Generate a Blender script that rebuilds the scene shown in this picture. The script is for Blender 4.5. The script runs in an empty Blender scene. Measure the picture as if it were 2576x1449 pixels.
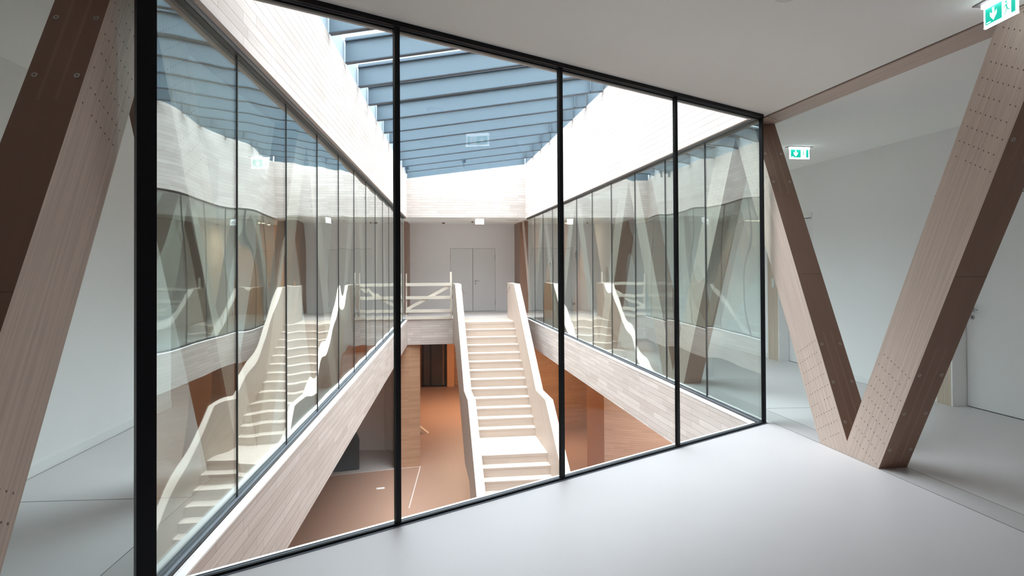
import bpy, math, random
from mathutils import Vector, Matrix

# ---------------------------------------------------------------- camera, light, exposure
sc = bpy.context.scene
col = sc.collection
random.seed(7)
FPX, SHY, PITCH, ROLL, HC = 1704.7943, -73.5335, 0.0115, 0.0053, 1.5325
cam = bpy.data.cameras.new('camera')
cam.sensor_fit = 'HORIZONTAL'
cam.sensor_width = 36.0
cam.lens = FPX / 2576 * 36.0
cam.shift_y = SHY / 2576
cam.clip_start = 0.05
cam.clip_end = 200
camo = bpy.data.objects.new('camera', cam)
col.objects.link(camo)
_f = Vector((0, math.cos(PITCH), math.sin(PITCH)))
_u0 = Vector((0, -math.sin(PITCH), math.cos(PITCH)))
_r0 = Vector((1, 0, 0))
_c, _s = math.cos(ROLL), math.sin(ROLL)
_r = _r0 * _c - _u0 * _s
_u = _r0 * _s + _u0 * _c
camo.matrix_world = Matrix(((_r.x, _u.x, -_f.x, 0), (_r.y, _u.y, -_f.y, 0), (_r.z, _u.z, -_f.z, HC), (0, 0, 0, 1)))
sc.camera = camo

sc.view_settings.view_transform = 'Standard'
sc.view_settings.look = 'None'
sc.view_settings.gamma = 1
sc.view_settings.use_curve_mapping = False
sc.view_settings.exposure = 0.38
sc.cycles.use_denoising = True
sc.cycles.adaptive_threshold = 0.02
sc.cycles.max_bounces = 12
sc.cycles.diffuse_bounces = 7
sc.cycles.glossy_bounces = 4
sc.cycles.transmission_bounces = 4
sc.cycles.transparent_max_bounces = 24
sc.cycles.caustics_reflective = False
sc.cycles.caustics_refractive = False
sc.cycles.sample_clamp_indirect = 12

SKY = 22.5
world = bpy.data.worlds.new('overcast_sky')
sc.world = world
world.use_nodes = True
wn = world.node_tree
# overcast sky: brightest overhead, falling to the horizon
_tc = wn.nodes.new('ShaderNodeTexCoord'); _sx = wn.nodes.new('ShaderNodeSeparateXYZ'); _rp = wn.nodes.new('ShaderNodeValToRGB')
wn.links.new(_tc.outputs['Generated'], _sx.inputs[0]); wn.links.new(_sx.outputs['Z'], _rp.inputs['Fac'])
_cr = _rp.color_ramp
_cr.elements[0].position = 0.0; _cr.elements[0].color = (0.09, 0.10, 0.11, 1)
_cr.elements[1].position = 1.0; _cr.elements[1].color = (0.91, 0.96, 1.0, 1)
_e = _cr.elements.new(0.6); _e.color = (0.29, 0.315, 0.335, 1)
wn.links.new(_rp.outputs['Color'], wn.nodes['Background'].inputs['Color'])
wn.nodes['Background'].inputs['Strength'].default_value = SKY

def area(name, loc, size, power, color, size_y=None, rot=(0, 0, 0)):
    l = bpy.data.lights.new(name, 'AREA')
    l.shape = 'RECTANGLE'
    l.size = size
    l.size_y = size_y or size
    l.energy = power
    l.color = color
    o = bpy.data.objects.new(name, l)
    o.location = loc
    o.rotation_euler = rot
    col.objects.link(o)
    return o

portal = area('skylight_portal', (-0.9, 12.5, 5.25), 6.0, 1, (1, 1, 1), 18.0)
portal.data.cycles.is_portal = True
# warm lamps of the lower hall and far corner, plus two added fills
WARM = (1.0, 0.70, 0.44)
area('lamp_lower_hall', (-1.7, 27.5, -0.95), 2.2, 190, (1.0, 0.74, 0.50), 5.0)
area('fill_lower_right', (4.4, 14.5, -0.95), 2.0, 190, (1.0, 0.86, 0.72), 3.0)  # unseen fill added to brighten the plank wall at right
area('fill_lower_corner', (1.7, 21.6, -0.95), 0.8, 85, WARM, 1.0)  # unseen fill added to brighten the orange end face
area('lamp_far_right', (1.7, 22.3, 2.93), 0.6, 26, WARM)

# ---------------------------------------------------------------- plan of the place
P0 = Vector((-1.7329, 3.2064, 0)); P1 = Vector((2.43, 6.6053, 0))
P2 = Vector((-3.1737, 19.879, 0)); P3 = Vector((0.4924, 20.3726, 0))
DL = (P2 - P0).normalized(); DR = (P3 - P1).normalized()
DF = (P1 - P0).normalized(); DB = (P3 - P2).normalized()
NL = Vector((DL.y, -DL.x, 0)); NR = Vector((DR.y, -DR.x, 0))     # to the right of each wall's run
NF = Vector((-DF.y, DF.x, 0)); NB = Vector((-DB.y, DB.x, 0))     # away from the camera
LL = (P2 - P0).length; LR = (P3 - P1).length; LF = (P1 - P0).length; LB = (P3 - P2).length
Z = Vector((0, 0, 1))
def L(s, p, z=0): return P0 + DL * s + NL * p + Z * z
def R(s, p, z=0): return P1 + DR * s + NR * p + Z * z
def F(t, q, z=0): return P0 + DF * t + NF * q + Z * z
def B(t, q, z=0): return P2 + DB * t + NB * q + Z * z
def W(x, y, z=0): return Vector((x, y, z))
H = 3.0
ZLOW = -4.32
ZSOF = -0.74

# ---------------------------------------------------------------- materials
def nodes(name):
    m = bpy.data.materials.new(name)
    m.use_nodes = True
    nt = m.node_tree
    return m, nt, nt.nodes, nt.links, nt.nodes['Principled BSDF']

def plain(name, rgb, rough=0.6, metal=0.0, spec=0.5, noise=0.0, nscale=4.0, emit=None, estr=0.0):
    m, nt, N, K, b = nodes(name)
    b.inputs['Base Color'].default_value = (*rgb, 1)
    b.inputs['Roughness'].default_value = rough
    b.inputs['Metallic'].default_value = metal
    b.inputs['Specular IOR Level'].default_value = spec
    if noise:
        tc = N.new('ShaderNodeTexCoord'); nz = N.new('ShaderNodeTexNoise')
        nz.inputs['Scale'].default_value = nscale; nz.inputs['Detail'].default_value = 5
        mx = N.new('ShaderNodeMix'); mx.data_type = 'RGBA'
        mx.inputs['A'].default_value = (*[c * (1 - noise) for c in rgb], 1)
        mx.inputs['B'].default_value = (*[min(1, c * (1 + noise)) for c in rgb], 1)
        K.new(tc.outputs['Object'], nz.inputs['Vector']); K.new(nz.outputs['Fac'], mx.inputs['Factor'])
        K.new(mx.outputs['Result'], b.inputs['Base Color'])
    if emit:
        b.inputs['Emission Color'].default_value = (*emit, 1)
        b.inputs['Emission Strength'].default_value = estr
    return m

def planks(name, c1, c2, cm, bw=0.8, rh=0.078, mortar=0.0022, rough=0.5, grain=0.12, bump=0.05, spec=0.4):
    m, nt, N, K, b = nodes(name)
    uv = N.new('ShaderNodeUVMap'); uv.uv_map = 'UVMap'
    br = N.new('ShaderNodeTexBrick')
    br.offset = 0.37; br.offset_frequency = 2; br.squash = 0.72; br.squash_frequency = 3
    br.inputs['Scale'].default_value = 1.0
    br.inputs['Color1'].default_value = (*c1, 1); br.inputs['Color2'].default_value = (*c2, 1)
    br.inputs['Mortar'].default_value = (*cm, 1)
    br.inputs['Mortar Size'].default_value = mortar; br.inputs['Mortar Smooth'].default_value = 0.3
    br.inputs['Bias'].default_value = -0.1
    br.inputs['Brick Width'].default_value = bw; br.inputs['Row Height'].default_value = rh
    K.new(uv.outputs['UV'], br.inputs['Vector'])
    mp = N.new('ShaderNodeMapping'); mp.inputs['Scale'].default_value = (1.6, 42, 1)
    K.new(uv.outputs['UV'], mp.inputs['Vector'])
    nz = N.new('ShaderNodeTexNoise'); nz.inputs['Scale'].default_value = 1.0; nz.inputs['Detail'].default_value = 6
    K.new(mp.outputs['Vector'], nz.inputs['Vector'])
    rp = N.new('ShaderNodeMapRange'); rp.inputs['From Min'].default_value = 0.3; rp.inputs['From Max'].default_value = 0.7
    rp.inputs['To Min'].default_value = 1 - grain; rp.inputs['To Max'].default_value = 1 + grain * 0.5
    K.new(nz.outputs['Fac'], rp.inputs['Value'])
    ml = N.new('ShaderNodeVectorMath'); ml.operation = 'SCALE'
    K.new(br.outputs['Color'], ml.inputs[0]); K.new(rp.outputs['Result'], ml.inputs['Scale'])
    K.new(ml.outputs['Vector'], b.inputs['Base Color'])
    bp = N.new('ShaderNodeBump'); bp.inputs['Strength'].default_value = bump; bp.inputs['Distance'].default_value = 0.002
    K.new(br.outputs['Fac'], bp.inputs['Height']); bp.invert = True
    K.new(bp.outputs['Normal'], b.inputs['Normal'])
    b.inputs['Roughness'].default_value = rough; b.inputs['Specular IOR Level'].default_value = spec
    return m

def grainwood(name, rgb, lam=60.0, amt=0.16, rough=0.5, spec=0.4):
    """laminated timber: fine layers running along U, with short dark pores"""
    m, nt, N, K, b = nodes(name)
    uv = N.new('ShaderNodeUVMap'); uv.uv_map = 'UVMap'
    mp = N.new('ShaderNodeMapping'); mp.inputs['Scale'].default_value = (1.2, lam, 1)
    K.new(uv.outputs['UV'], mp.inputs['Vector'])
    nz = N.new('ShaderNodeTexNoise'); nz.inputs['Scale'].default_value = 1.0; nz.inputs['Detail'].default_value = 7
    nz.inputs['Roughness'].default_value = 0.6
    K.new(mp.outputs['Vector'], nz.inputs['Vector'])
    mp2 = N.new('ShaderNodeMapping'); mp2.inputs['Scale'].default_value = (9, 210, 1)
    K.new(uv.outputs['UV'], mp2.inputs['Vector'])
    n2 = N.new('ShaderNodeTexNoise'); n2.inputs['Scale'].default_value = 1.0; n2.inputs['Detail'].default_value = 2
    K.new(mp2.outputs['Vector'], n2.inputs['Vector'])
    r2 = N.new('ShaderNodeMapRange'); r2.inputs['From Min'].default_value = 0.66; r2.inputs['From Max'].default_value = 0.78
    r2.inputs['To Min'].default_value = 1.0; r2.inputs['To Max'].default_value = 0.72
    K.new(n2.outputs['Fac'], r2.inputs['Value'])
    rp = N.new('ShaderNodeMapRange'); rp.inputs['From Min'].default_value = 0.3; rp.inputs['From Max'].default_value = 0.7
    rp.inputs['To Min'].default_value = 1 - amt; rp.inputs['To Max'].default_value = 1 + amt
    K.new(nz.outputs['Fac'], rp.inputs['Value'])
    mu = N.new('ShaderNodeMath'); mu.operation = 'MULTIPLY'
    K.new(rp.outputs['Result'], mu.inputs[0]); K.new(r2.outputs['Result'], mu.inputs[1])
    cc = N.new('ShaderNodeRGB'); cc.outputs[0].default_value = (*rgb, 1)
    ml = N.new('ShaderNodeVectorMath'); ml.operation = 'SCALE'
    K.new(cc.outputs[0], ml.inputs[0]); K.new(mu.outputs[0], ml.inputs['Scale'])
    K.new(ml.outputs['Vector'], b.inputs['Base Color'])
    b.inputs['Roughness'].default_value = rough; b.inputs['Specular IOR Level'].default_value = spec
    return m

def glass(name, tint, boost=1.0, wave=0.0, wscale=0.8):
    """insulated glazing: see-through, tinted, with mirror reflection that grows at glancing angles"""
    m, nt, N, K, b = nodes(name)
    N.remove(b)
    out = N['Material Output']
    tr = N.new('ShaderNodeBsdfTransparent'); tr.inputs['Color'].default_value = (*tint, 1)
    gl = N.new('ShaderNodeBsdfGlossy'); gl.inputs['Roughness'].default_value = 0.0
    gl.inputs['Color'].default_value = (0.93, 0.98, 0.97, 1)
    lw = N.new('ShaderNodeLayerWeight'); lw.inputs['Blend'].default_value = 0.5
    pw = N.new('ShaderNodeMath'); pw.operation = 'POWER'; pw.inputs[1].default_value = 5.0
    K.new(lw.outputs['Facing'], pw.inputs[0])
    ma = N.new('ShaderNodeMath'); ma.operation = 'MULTIPLY_ADD'
    ma.inputs[1].default_value = 0.93; ma.inputs[2].default_value = 0.045 * boost
    K.new(pw.outputs[0], ma.inputs[0])
    # two glass sheets per unit: R = 2F / (1 + F)
    a1 = N.new('ShaderNodeMath'); a1.operation = 'MULTIPLY'; a1.inputs[1].default_value = 2.0
    K.new(ma.outputs[0], a1.inputs[0])
    a2 = N.new('ShaderNodeMath'); a2.operation = 'ADD'; a2.inputs[1].default_value = 1.0
    K.new(ma.outputs[0], a2.inputs[0])
    dv = N.new('ShaderNodeMath'); dv.operation = 'DIVIDE'; dv.use_clamp = True
    K.new(a1.outputs[0], dv.inputs[0]); K.new(a2.outputs[0], dv.inputs[1])
    mx = N.new('ShaderNodeMixShader')
    K.new(dv.outputs[0], mx.inputs['Fac']); K.new(tr.outputs[0], mx.inputs[1]); K.new(gl.outputs[0], mx.inputs[2])
    K.new(mx.outputs[0], out.inputs['Surface'])
    if wave:
        tc = N.new('ShaderNodeTexCoord'); nz = N.new('ShaderNodeTexNoise')
        nz.inputs['Scale'].default_value = wscale; nz.inputs['Detail'].default_value = 0.5
        bp = N.new('ShaderNodeBump'); bp.inputs['Strength'].default_value = 1.0; bp.inputs['Distance'].default_value = wave
        K.new(tc.outputs['Object'], nz.inputs['Vector']); K.new(nz.outputs['Fac'], bp.inputs['Height'])
        K.new(bp.outputs['Normal'], gl.inputs['Normal'])
    return m

M = {}
M['white_wood'] = planks('whitewashed_beech_planks', (0.66, 0.585, 0.54), (0.535, 0.46, 0.415), (0.22, 0.17, 0.135))
M['white_wood_big'] = planks('whitewashed_beech_boards', (0.78, 0.71, 0.655), (0.71, 0.635, 0.575), (0.45, 0.38, 0.33), bw=2.2, rh=0.085, mortar=0.0016)
M['stair_wood'] = planks('whitewashed_stair_wood', (0.55, 0.455, 0.385), (0.50, 0.41, 0.345), (0.39, 0.31, 0.25), bw=1.6, rh=0.06, mortar=0.0006, grain=0.06)
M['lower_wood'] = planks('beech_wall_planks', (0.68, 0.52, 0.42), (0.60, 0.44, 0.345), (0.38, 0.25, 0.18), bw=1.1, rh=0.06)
M['lower_wood_lamplit'] = planks('lamp_tinted_beech_planks', (0.55, 0.33, 0.20), (0.47, 0.27, 0.16), (0.30, 0.16, 0.09), bw=1.1, rh=0.06)  # plank wood with the orange lamplight put into its colour
M['door_wood'] = planks('oiled_beech_lining', (0.66, 0.55, 0.44), (0.60, 0.50, 0.40), (0.40, 0.31, 0.23), bw=3.0, rh=0.16)
M['orange_wood'] = plain('warm_oiled_plywood', (0.66, 0.36, 0.17), 0.5, noise=0.06)
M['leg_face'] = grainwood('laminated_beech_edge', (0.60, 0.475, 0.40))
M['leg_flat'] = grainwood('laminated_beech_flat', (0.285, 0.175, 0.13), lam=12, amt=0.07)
M['strip'] = grainwood('beech_filler_strip', (0.33, 0.21, 0.16), lam=20, amt=0.05)
M['pin'] = plain('dowel_end', (0.15, 0.10, 0.08), 0.5)
M['screw'] = plain('screw_steel', (0.52, 0.47, 0.43), 0.35, 0.6)
M['ledge'] = planks('sky_bright_ledge', (0.86, 0.82, 0.78), (0.82, 0.78, 0.74), (0.7, 0.65, 0.6), bw=2.0, rh=0.2, grain=0.05)  # wood made whiter to stand in for strong skylight on it
M['black'] = plain('black_anodised_metal', (0.004, 0.004, 0.006), 0.42, 0.0, 0.22)
M['greymetal'] = plain('grey_metal_channel', (0.16, 0.18, 0.21), 0.4, 0.5)
M['joint'] = plain('black_silicone_joint', (0.015, 0.018, 0.018), 0.6)
M['plaster'] = plain('white_plaster', (0.935, 0.92, 0.915), 0.85, spec=0.2, noise=0.01, nscale=30)
M['ceil'] = plain('ceiling_plaster', (0.94, 0.935, 0.90), 0.9, spec=0.1)
M['base'] = plain('white_skirting', (0.90, 0.895, 0.885), 0.6)
M['screed'] = plain('pale_linoleum', (0.665, 0.635, 0.635), 0.42, spec=0.35, noise=0.03, nscale=1.6)
M['screed_strip'] = plain('pale_linoleum_strip', (0.56, 0.53, 0.525), 0.42, spec=0.35, noise=0.03, nscale=1.6)
M['seam'] = plain('floor_seam', (0.22, 0.20, 0.19), 0.7)
M['terracotta'] = plain('orange_floor_coating', (0.37, 0.225, 0.16), 0.45, noise=0.05, nscale=1.2)
M['greyfloor'] = plain('grey_screed', (0.42, 0.38, 0.35), 0.6, noise=0.06)
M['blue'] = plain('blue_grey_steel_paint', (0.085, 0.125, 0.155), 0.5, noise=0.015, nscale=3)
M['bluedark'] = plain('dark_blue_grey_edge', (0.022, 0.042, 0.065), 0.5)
M['upstand'] = plain('upstand_blue_lit_side', (0.30, 0.37, 0.42), 0.6)
M['door'] = plain('grey_white_door_paint', (0.86, 0.855, 0.85), 0.5, spec=0.3)
M['frame'] = plain('grey_white_frame_paint', (0.90, 0.89, 0.88), 0.45)
M['steel'] = plain('brushed_steel', (0.42, 0.42, 0.42), 0.3, 0.9)
M['rail'] = grainwood('rough_spruce', (0.68, 0.60, 0.50), lam=40, amt=0.12)
M['darkdoor'] = plain('dark_tinted_glass', (0.030, 0.022, 0.018), 0.12)
M['blackcover'] = plain('black_cover_sheet', (0.012, 0.014, 0.018), 0.6, noise=0.3, nscale=3)
M['green'] = plain('sign_green', (0.0, 0.32, 0.22), 0.4, emit=(0.0, 0.42, 0.31), estr=0.9)
M['signwhite'] = plain('sign_white', (0.9, 0.93, 0.95), 0.4, emit=(0.93, 0.97, 1.0), estr=1.1)
M['signtube'] = plain('sign_lamp_edge', (0.9, 0.93, 1.0), 0.4, emit=(0.88, 0.93, 1.0), estr=4.0)
M['plastic'] = plain('white_plastic', (0.75, 0.74, 0.72), 0.45)
M['greyplastic'] = plain('grey_plastic', (0.23, 0.225, 0.215), 0.5)
M['redbrown'] = plain('red_brown_cap', (0.16, 0.05, 0.03), 0.5)
M['lampglow'] = plain('lamp_glow', (1, 0.8, 0.6), 0.5, emit=(1.0, 0.78, 0.55), estr=9.0)
M['pane_front'] = glass('front_glazing', (0.99, 0.995, 0.995), 0.35)
M['pane_side'] = glass('side_glazing', (0.915, 0.968, 0.957), 1.25, wave=0.016, wscale=0.8)
M['pane_roof'] = glass('roof_glazing', (0.95, 0.97, 0.98), 1.0)

# ---------------------------------------------------------------- mesh helpers
class MB:
    def __init__(self): self.v = []; self.f = []; self.m = []; self.g = []
    def face(self, pts, mi=0, grain=None):
        i = len(self.v); self.v += [Vector(p) for p in pts]
        self.f.append(list(range(i, i + len(pts)))); self.m.append(mi); self.g.append(grain); return self
    def prism(self, poly, vec, mi=0, mcap=None, grain=None, gcap=None):
        """closed polygon swept by vec; caps may use another material"""
        vec = Vector(vec); poly = [Vector(p) for p in poly]
        nrm = Vector((0, 0, 0))
        for a, b in zip(poly, poly[1:] + poly[:1]): nrm += a.cross(b)
        if nrm.dot(vec) > 0: poly = poly[::-1]
        top = [p + vec for p in poly]; n = len(poly); mc = mi if mcap is None else mcap
        self.face(poly, mc, gcap or grain); self.face(top[::-1], mc, gcap or grain)
        for k in range(n):
            a, b = k, (k + 1) % n
            self.face([poly[b], poly[a], top[a], top[b]], mi, grain)
        return self
    def box(self, o, a, b, c, mi=0, grain=None):
        """box from corner o along edge vectors a, b, c"""
        o = Vector(o); a = Vector(a); b = Vector(b); c = Vector(c)
        return self.prism([o, o + a, o + a + b, o + b], c, mi, grain=grain)
    def disc(self, c, n, r, mi=0, k=8, thick=0.0):
        n = Vector(n).normalized(); u = n.orthogonal().normalized(); w = n.cross(u); c = Vector(c)
        poly = [c + u * (r * math.cos(2 * math.pi * j / k)) + w * (r * math.sin(2 * math.pi * j / k)) for j in range(k)]
        if thick: self.prism(poly, n * thick, mi)
        else: self.face(poly, mi)
        return self
    def tube(self, pts, r, mi=0, k=6):
        pts = [Vector(p) for p in pts]; rings = []
        for i, p in enumerate(pts):
            d = (pts[min(i + 1, len(pts) - 1)] - pts[max(i - 1, 0)]).normalized()
            u = d.cross(Vector((0.13, 0.31, 0.94))).normalized(); w = d.cross(u)
            rings.append([p + (u * math.cos(2 * math.pi * j / k) + w * math.sin(2 * math.pi * j / k)) * r for j in range(k)])
        for a, b in zip(rings, rings[1:]):
            for j in range(k): self.face([a[j], a[(j + 1) % k], b[(j + 1) % k], b[j]], mi)
        self.face(rings[0][::-1], mi); self.face(rings[-1], mi)
        return self
    def build(self, name, mats, parent=None, bevel=0.0, origin=None):
        if not isinstance(mats, (list, tuple)): mats = [mats]
        xs = [v.x for v in self.v]; ys = [v.y for v in self.v]; zs = [v.z for v in self.v]
        if origin is None:
            origin = Vector(((min(xs) + max(xs)) / 2, (min(ys) + max(ys)) / 2, min(zs)))
        base = WORG.get(parent.name, Vector((0, 0, 0))) if parent else Vector((0, 0, 0))
        me = bpy.data.meshes.new(name)
        me.from_pydata([v - origin for v in self.v], [], self.f)
        uvl = me.uv_layers.new(name='UVMap')
        for p, g in zip(me.polygons, self.g):
            n = p.normal
            if g is not None:
                t = Vector(g) - n * Vector(g).dot(n)
                t = t.normalized() if t.length > 1e-4 else n.orthogonal().normalized()
            elif abs(n.z) > 0.9: t = Vector((1, 0, 0))
            else: t = Vector((-n.y, n.x, 0)).normalized()
            b = n.cross(t)
            for li in p.loop_indices:
                c = self.v[me.loops[li].vertex_index]
                uvl.data[li].uv = (c.dot(t), c.dot(b))
        for m in mats: me.materials.append(m)
        for p, mi in zip(me.polygons, self.m): p.material_index = mi
        o = bpy.data.objects.new(name, me); col.objects.link(o)
        o.location = origin - base
        WORG[o.name] = origin.copy()
        if parent: o.parent = parent
        if bevel:
            w = o.modifiers.new('weld', 'WELD'); w.merge_threshold = 1e-5
            b = o.modifiers.new('bevel', 'BEVEL'); b.width = bevel; b.segments = 2; b.limit_method = 'ANGLE'
            b.harden_normals = False
        return o
WORG = {}

def tag(o, label=None, cat=None, group=None, kind=None):
    if label: o['label'] = label
    if cat: o['category'] = cat
    if group: o['group'] = group
    if kind: o['kind'] = kind
    return o
def empty(name, loc, label=None, cat=None, group=None, kind=None):
    o = bpy.data.objects.new(name, None); o.empty_display_size = 0.2
    o.location = loc; col.objects.link(o); WORG[o.name] = Vector(loc)
    return tag(o, label, cat, group, kind)
def struct(o, label, cat=None): return tag(o, label, cat, kind='structure')
def copy_tree(o, delta, parent=None):
    c = o.copy(); col.objects.link(c)
    if parent: c.parent = parent
    else: c.location = Vector(o.location) + Vector(delta)
    WORG[c.name] = WORG[o.name] + Vector(delta)
    for ch in list(o.children): copy_tree(ch, delta, c)
    return c

# ---------------------------------------------------------------- floors and ceilings (rings round the atrium)
OUT = [W(-12, -6), W(11, -6), W(11, 40), W(-12, 40)]
def ring(name, mat, z0, z1, hole, out=OUT):
    m = MB()
    for k in range(4):
        a, b = out[k], out[(k + 1) % 4]; c, d = hole[(k + 1) % 4], hole[k]
        m.prism([a + Z * z0, b + Z * z0, c + Z * z0, d + Z * z0], Z * (z1 - z0))
    return m.build(name, mat)
hole = [F(0, 0), F(LF, 0), R(LR, 0), L(LL, 0)]
struct(ring('floor', M['screed'], -0.045, 0.0, hole), 'pale grey upper floor around the glazed atrium', 'floor')
struct(ring('ceiling', M['ceil'], H, H + 0.05, hole), 'plain off-white ceiling of the upper corridors', 'ceiling')
struct(ring('ceiling', M['ceil'], ZSOF, ZSOF + 0.05, hole), 'ceiling of the lower hall around the atrium opening', 'ceiling')
m = MB(); m.box(W(-12, -6, ZLOW - 0.05), (23, 0, 0), (0, 46, 0), (0, 0, 0.05))
struct(m.build('floor', M['terracotta']), 'orange-brown floor of the lower hall', 'floor')
# floor seams and the darker strips below the columns
sm = MB()
def strip(mb, a, b, w, mi=0, t=0.0012):
    d = (b - a).normalized(); n = Vector((-d.y, d.x, 0)) * (w / 2)
    mb.prism([a - n, b - n, b + n, a + n], Z * t, mi)
for a_, b_ in ((L(-9, -1.642), L(4.43, -1.642)), (R(0.61, 2.377), R(2.96, 2.377)), (R(4.25, 2.377), R(15, 2.377)), (L(5.944, -1.7), L(5.944, -4.3))): strip(sm, a_, b_, 0.005)
strip(sm, R(0.62, 0.335), R(0.48, 2.3), 0.005)
strip(sm, R(-3.2, 0.10), R(0.0, 0.10), 0.006); strip(sm, R(-3.2, 0.335), R(0.62, 0.335), 0.006)
strip(sm, L(1.40, -1.63), L(1.38, -0.31), 0.006); strip(sm, L(-2.5, -0.31), L(6, -0.31), 0.006)
strip(sm, L(8.2, -1.63), L(8.2, -0.31), 0.006); strip(sm, R(7.0, 0.335), R(7.0, 2.3), 0.006)
tag(sm.build('floor_seam', M['seam']), 'thin dark joint lines in the pale upper floor beside the columns', 'floor seam', kind='structure')
for nm, fr_, p0, p1, s0, s1, lab in (('trim_1', R, 0.10, 0.335, -3.2, 15.9, 'greyer floor strip under the right row of columns'),
                                     ('trim_2', L, -0.31, -0.08, -2.5, 18.6, 'greyer floor strip under the left row of columns')):
    mb = MB(); mb.prism([fr_(s0, p0), fr_(s1, p0), fr_(s1, p1), fr_(s0, p1)], Z * 0.0008)
    struct(mb.build(nm, M['screed_strip']), lab, 'floor strip')

# ---------------------------------------------------------------- timber beams flush with the ceiling above the columns
def ceil_beam(fr_, p0, p1, s0, s1, lab, grp=None):
    mb = MB(); a = fr_(s0, p0, H - 0.012); b = fr_(s1, p0, H - 0.012); c = fr_(s1, p1, H - 0.012); d = fr_(s0, p1, H - 0.012)
    mb.prism([a, b, c, d], Z * 0.03, 0, grain=b - a)
    mb.prism([fr_(s0, p0 - 0.008, H - 0.003), fr_(s1, p0 - 0.008, H - 0.003), fr_(s1, p1 + 0.008, H - 0.003), fr_(s0, p1 + 0.008, H - 0.003)], Z * 0.004, 1)
    # diagonal joint line
    mb.prism([fr_(s0 + 3.75, p0 + 0.001, H - 0.0128), fr_(s0 + 3.756, p0 + 0.001, H - 0.0128), fr_(s0 + 3.946, p1 - 0.001, H - 0.0128), fr_(s0 + 3.94, p1 - 0.001, H - 0.0128)], Z * 0.002, 1)
    return tag(mb.build('ceiling_beam', [M['leg_face'], M['pin']]), lab, 'beam', kind='structure')
ceil_beam(R, 0.085, 0.335, -3.75, 15.9, 'brown timber beam set flush in the ceiling above the right columns')
ceil_beam(L, -0.335, -0.085, -4.2, 18.6, 'brown timber beam set flush in the ceiling above the left columns')

# ---------------------------------------------------------------- slanted timber columns (zigzag rows)
SL = 0.515; LEGW = 0.43; HB = 0.3725
def leg_mesh(fr_, c, half, sg, p0, p1, detail):
    """one leg of a V: base centre c, rises towards sg; polygon in the plane of the row, swept from p0 to p1"""
    cs = c + sg * half
    zt = (half - HB) / SL
    zn = (LEGW - HB) / SL
    top_in = c + sg * (HB - LEGW + SL * (H - 0.012))
    poly = [(c, 0), (c + sg * HB, 0), (cs, zt), (cs, H - 0.012), (top_in, H - 0.012), (c, zn)]
    g = (fr_(sg * SL, 0, 1) - fr_(0, 0, 0)).normalized()
    mb = MB()
    A = [fr_(s, p0, z) for s, z in poly]
    vec = fr_(0, p1) - fr_(0, p0)
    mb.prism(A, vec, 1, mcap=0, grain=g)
    return mb, g
def pins(mb, fr_, c, sg, p, z0, n, outn, rows=9):
    """rows of dowel ends across the broad face, square to the leg"""
    ax = Vector((sg * SL, 1.0)).normalized(); pr = Vector((ax.y * sg, -ax.x * sg)) * sg
    cx0 = c + sg * (HB - LEGW / 2)
    for r in range(rows):
        for k in range(n):
            if random.random() < 0.04: continue
            d = (k - (n - 1) / 2) * 0.041 + (0.01 if r % 2 else -0.01)
            zc = z0 + r * 0.088
            s = cx0 + sg * SL * zc + pr.x * d; z = zc + pr.y * d
            if z > H - 0.03 or z < 0.02: continue
            # keep out of the neighbouring leg at the foot
            if (s - c) * sg < 0.01: continue
            mb.disc(fr_(s, p, z) + outn * 0.0008, outn, 0.0052, 2, 8)
def column(fr_, c, half, p0, p1, side, label, grp, detail):
    t = empty('slanted_column', fr_(c, (p0 + p1) / 2), label, 'column', grp)
    face_p = p0 if side > 0 else p1          # the face towards the atrium
    outn = (fr_(0, face_p) - fr_(0, (p0 + p1) / 2)).normalized()
    for sg in (-1, 1):
        mb, g = leg_mesh(fr_, c, half, sg, p0, p1, detail)
        if detail:
            pins(mb, fr_, c, sg, face_p, 0.10, 8, outn)
            pins(mb, fr_, c, sg, face_p, 2.16, 8, outn, 10)
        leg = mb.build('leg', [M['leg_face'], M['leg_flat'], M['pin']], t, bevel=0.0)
        if detail == 2:
            # screws and filler strips on the flat side that faces back along the row
            def side_pt(l, p):   # l = height on the near flat side
                if sg < 0: s = c - HB - SL * l
                else: s = c + (HB - LEGW) + SL * l
                return fr_(s, p, l)
            nside = (side_pt(1, p0) - side_pt(0, p0)).cross(fr_(0, 1) - fr_(0, 0)).normalized()
            back = fr_(-1, 0) - fr_(0, 0)
            if nside.dot(back) < 0: nside = -nside
            pm = (p0 + p1) / 2
            for za, zb in ((0.0, 0.95), (2.1, 2.95)):
                zlo = za + (0.13 if sg > 0 else 0.04)
                zl = []
                k = 0
                while zlo + 0.12 + k * 0.30 < zb: zl.append(zlo + 0.12 + k * 0.30); k += 1
                for zz in zl:
                    for dp in (-0.085, 0.085):
                        q = side_pt(zz, pm + dp); sb = MB()
                        sb.disc(q - nside * 0.002, nside, 0.0125, 0, 14, 0.0035)
                        sb.disc(q + nside * 0.0016, nside, 0.0055, 1, 8)
                        sb.build('screw', [M['screw'], M['pin']], leg)
                for dp in (-0.036, 0.036):
                    a = side_pt(zlo, pm + dp - 0.008); b = side_pt(zb, pm + dp - 0.008)
                    w = fr_(0, 0.016) - fr_(0, 0); fb = MB()
                    fb.prism([a - nside * 0.002, b - nside * 0.002, b + w - nside * 0.002, a + w - nside * 0.002], nside * 0.0028, 0, grain=b - a)
                    fb.build('filler_strip', M['strip'], leg)
            q = [side_pt(1.45, p0 + 0.002), side_pt(1.453, p0 + 0.002), side_pt(1.453, p1 - 0.002), side_pt(1.45, p1 - 0.002)]
            jb = MB(); jb.prism([x - nside * 0.001 for x in q], nside * 0.0016)
            jb.build('glue_joint', M['pin'], leg)
    return t
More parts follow.
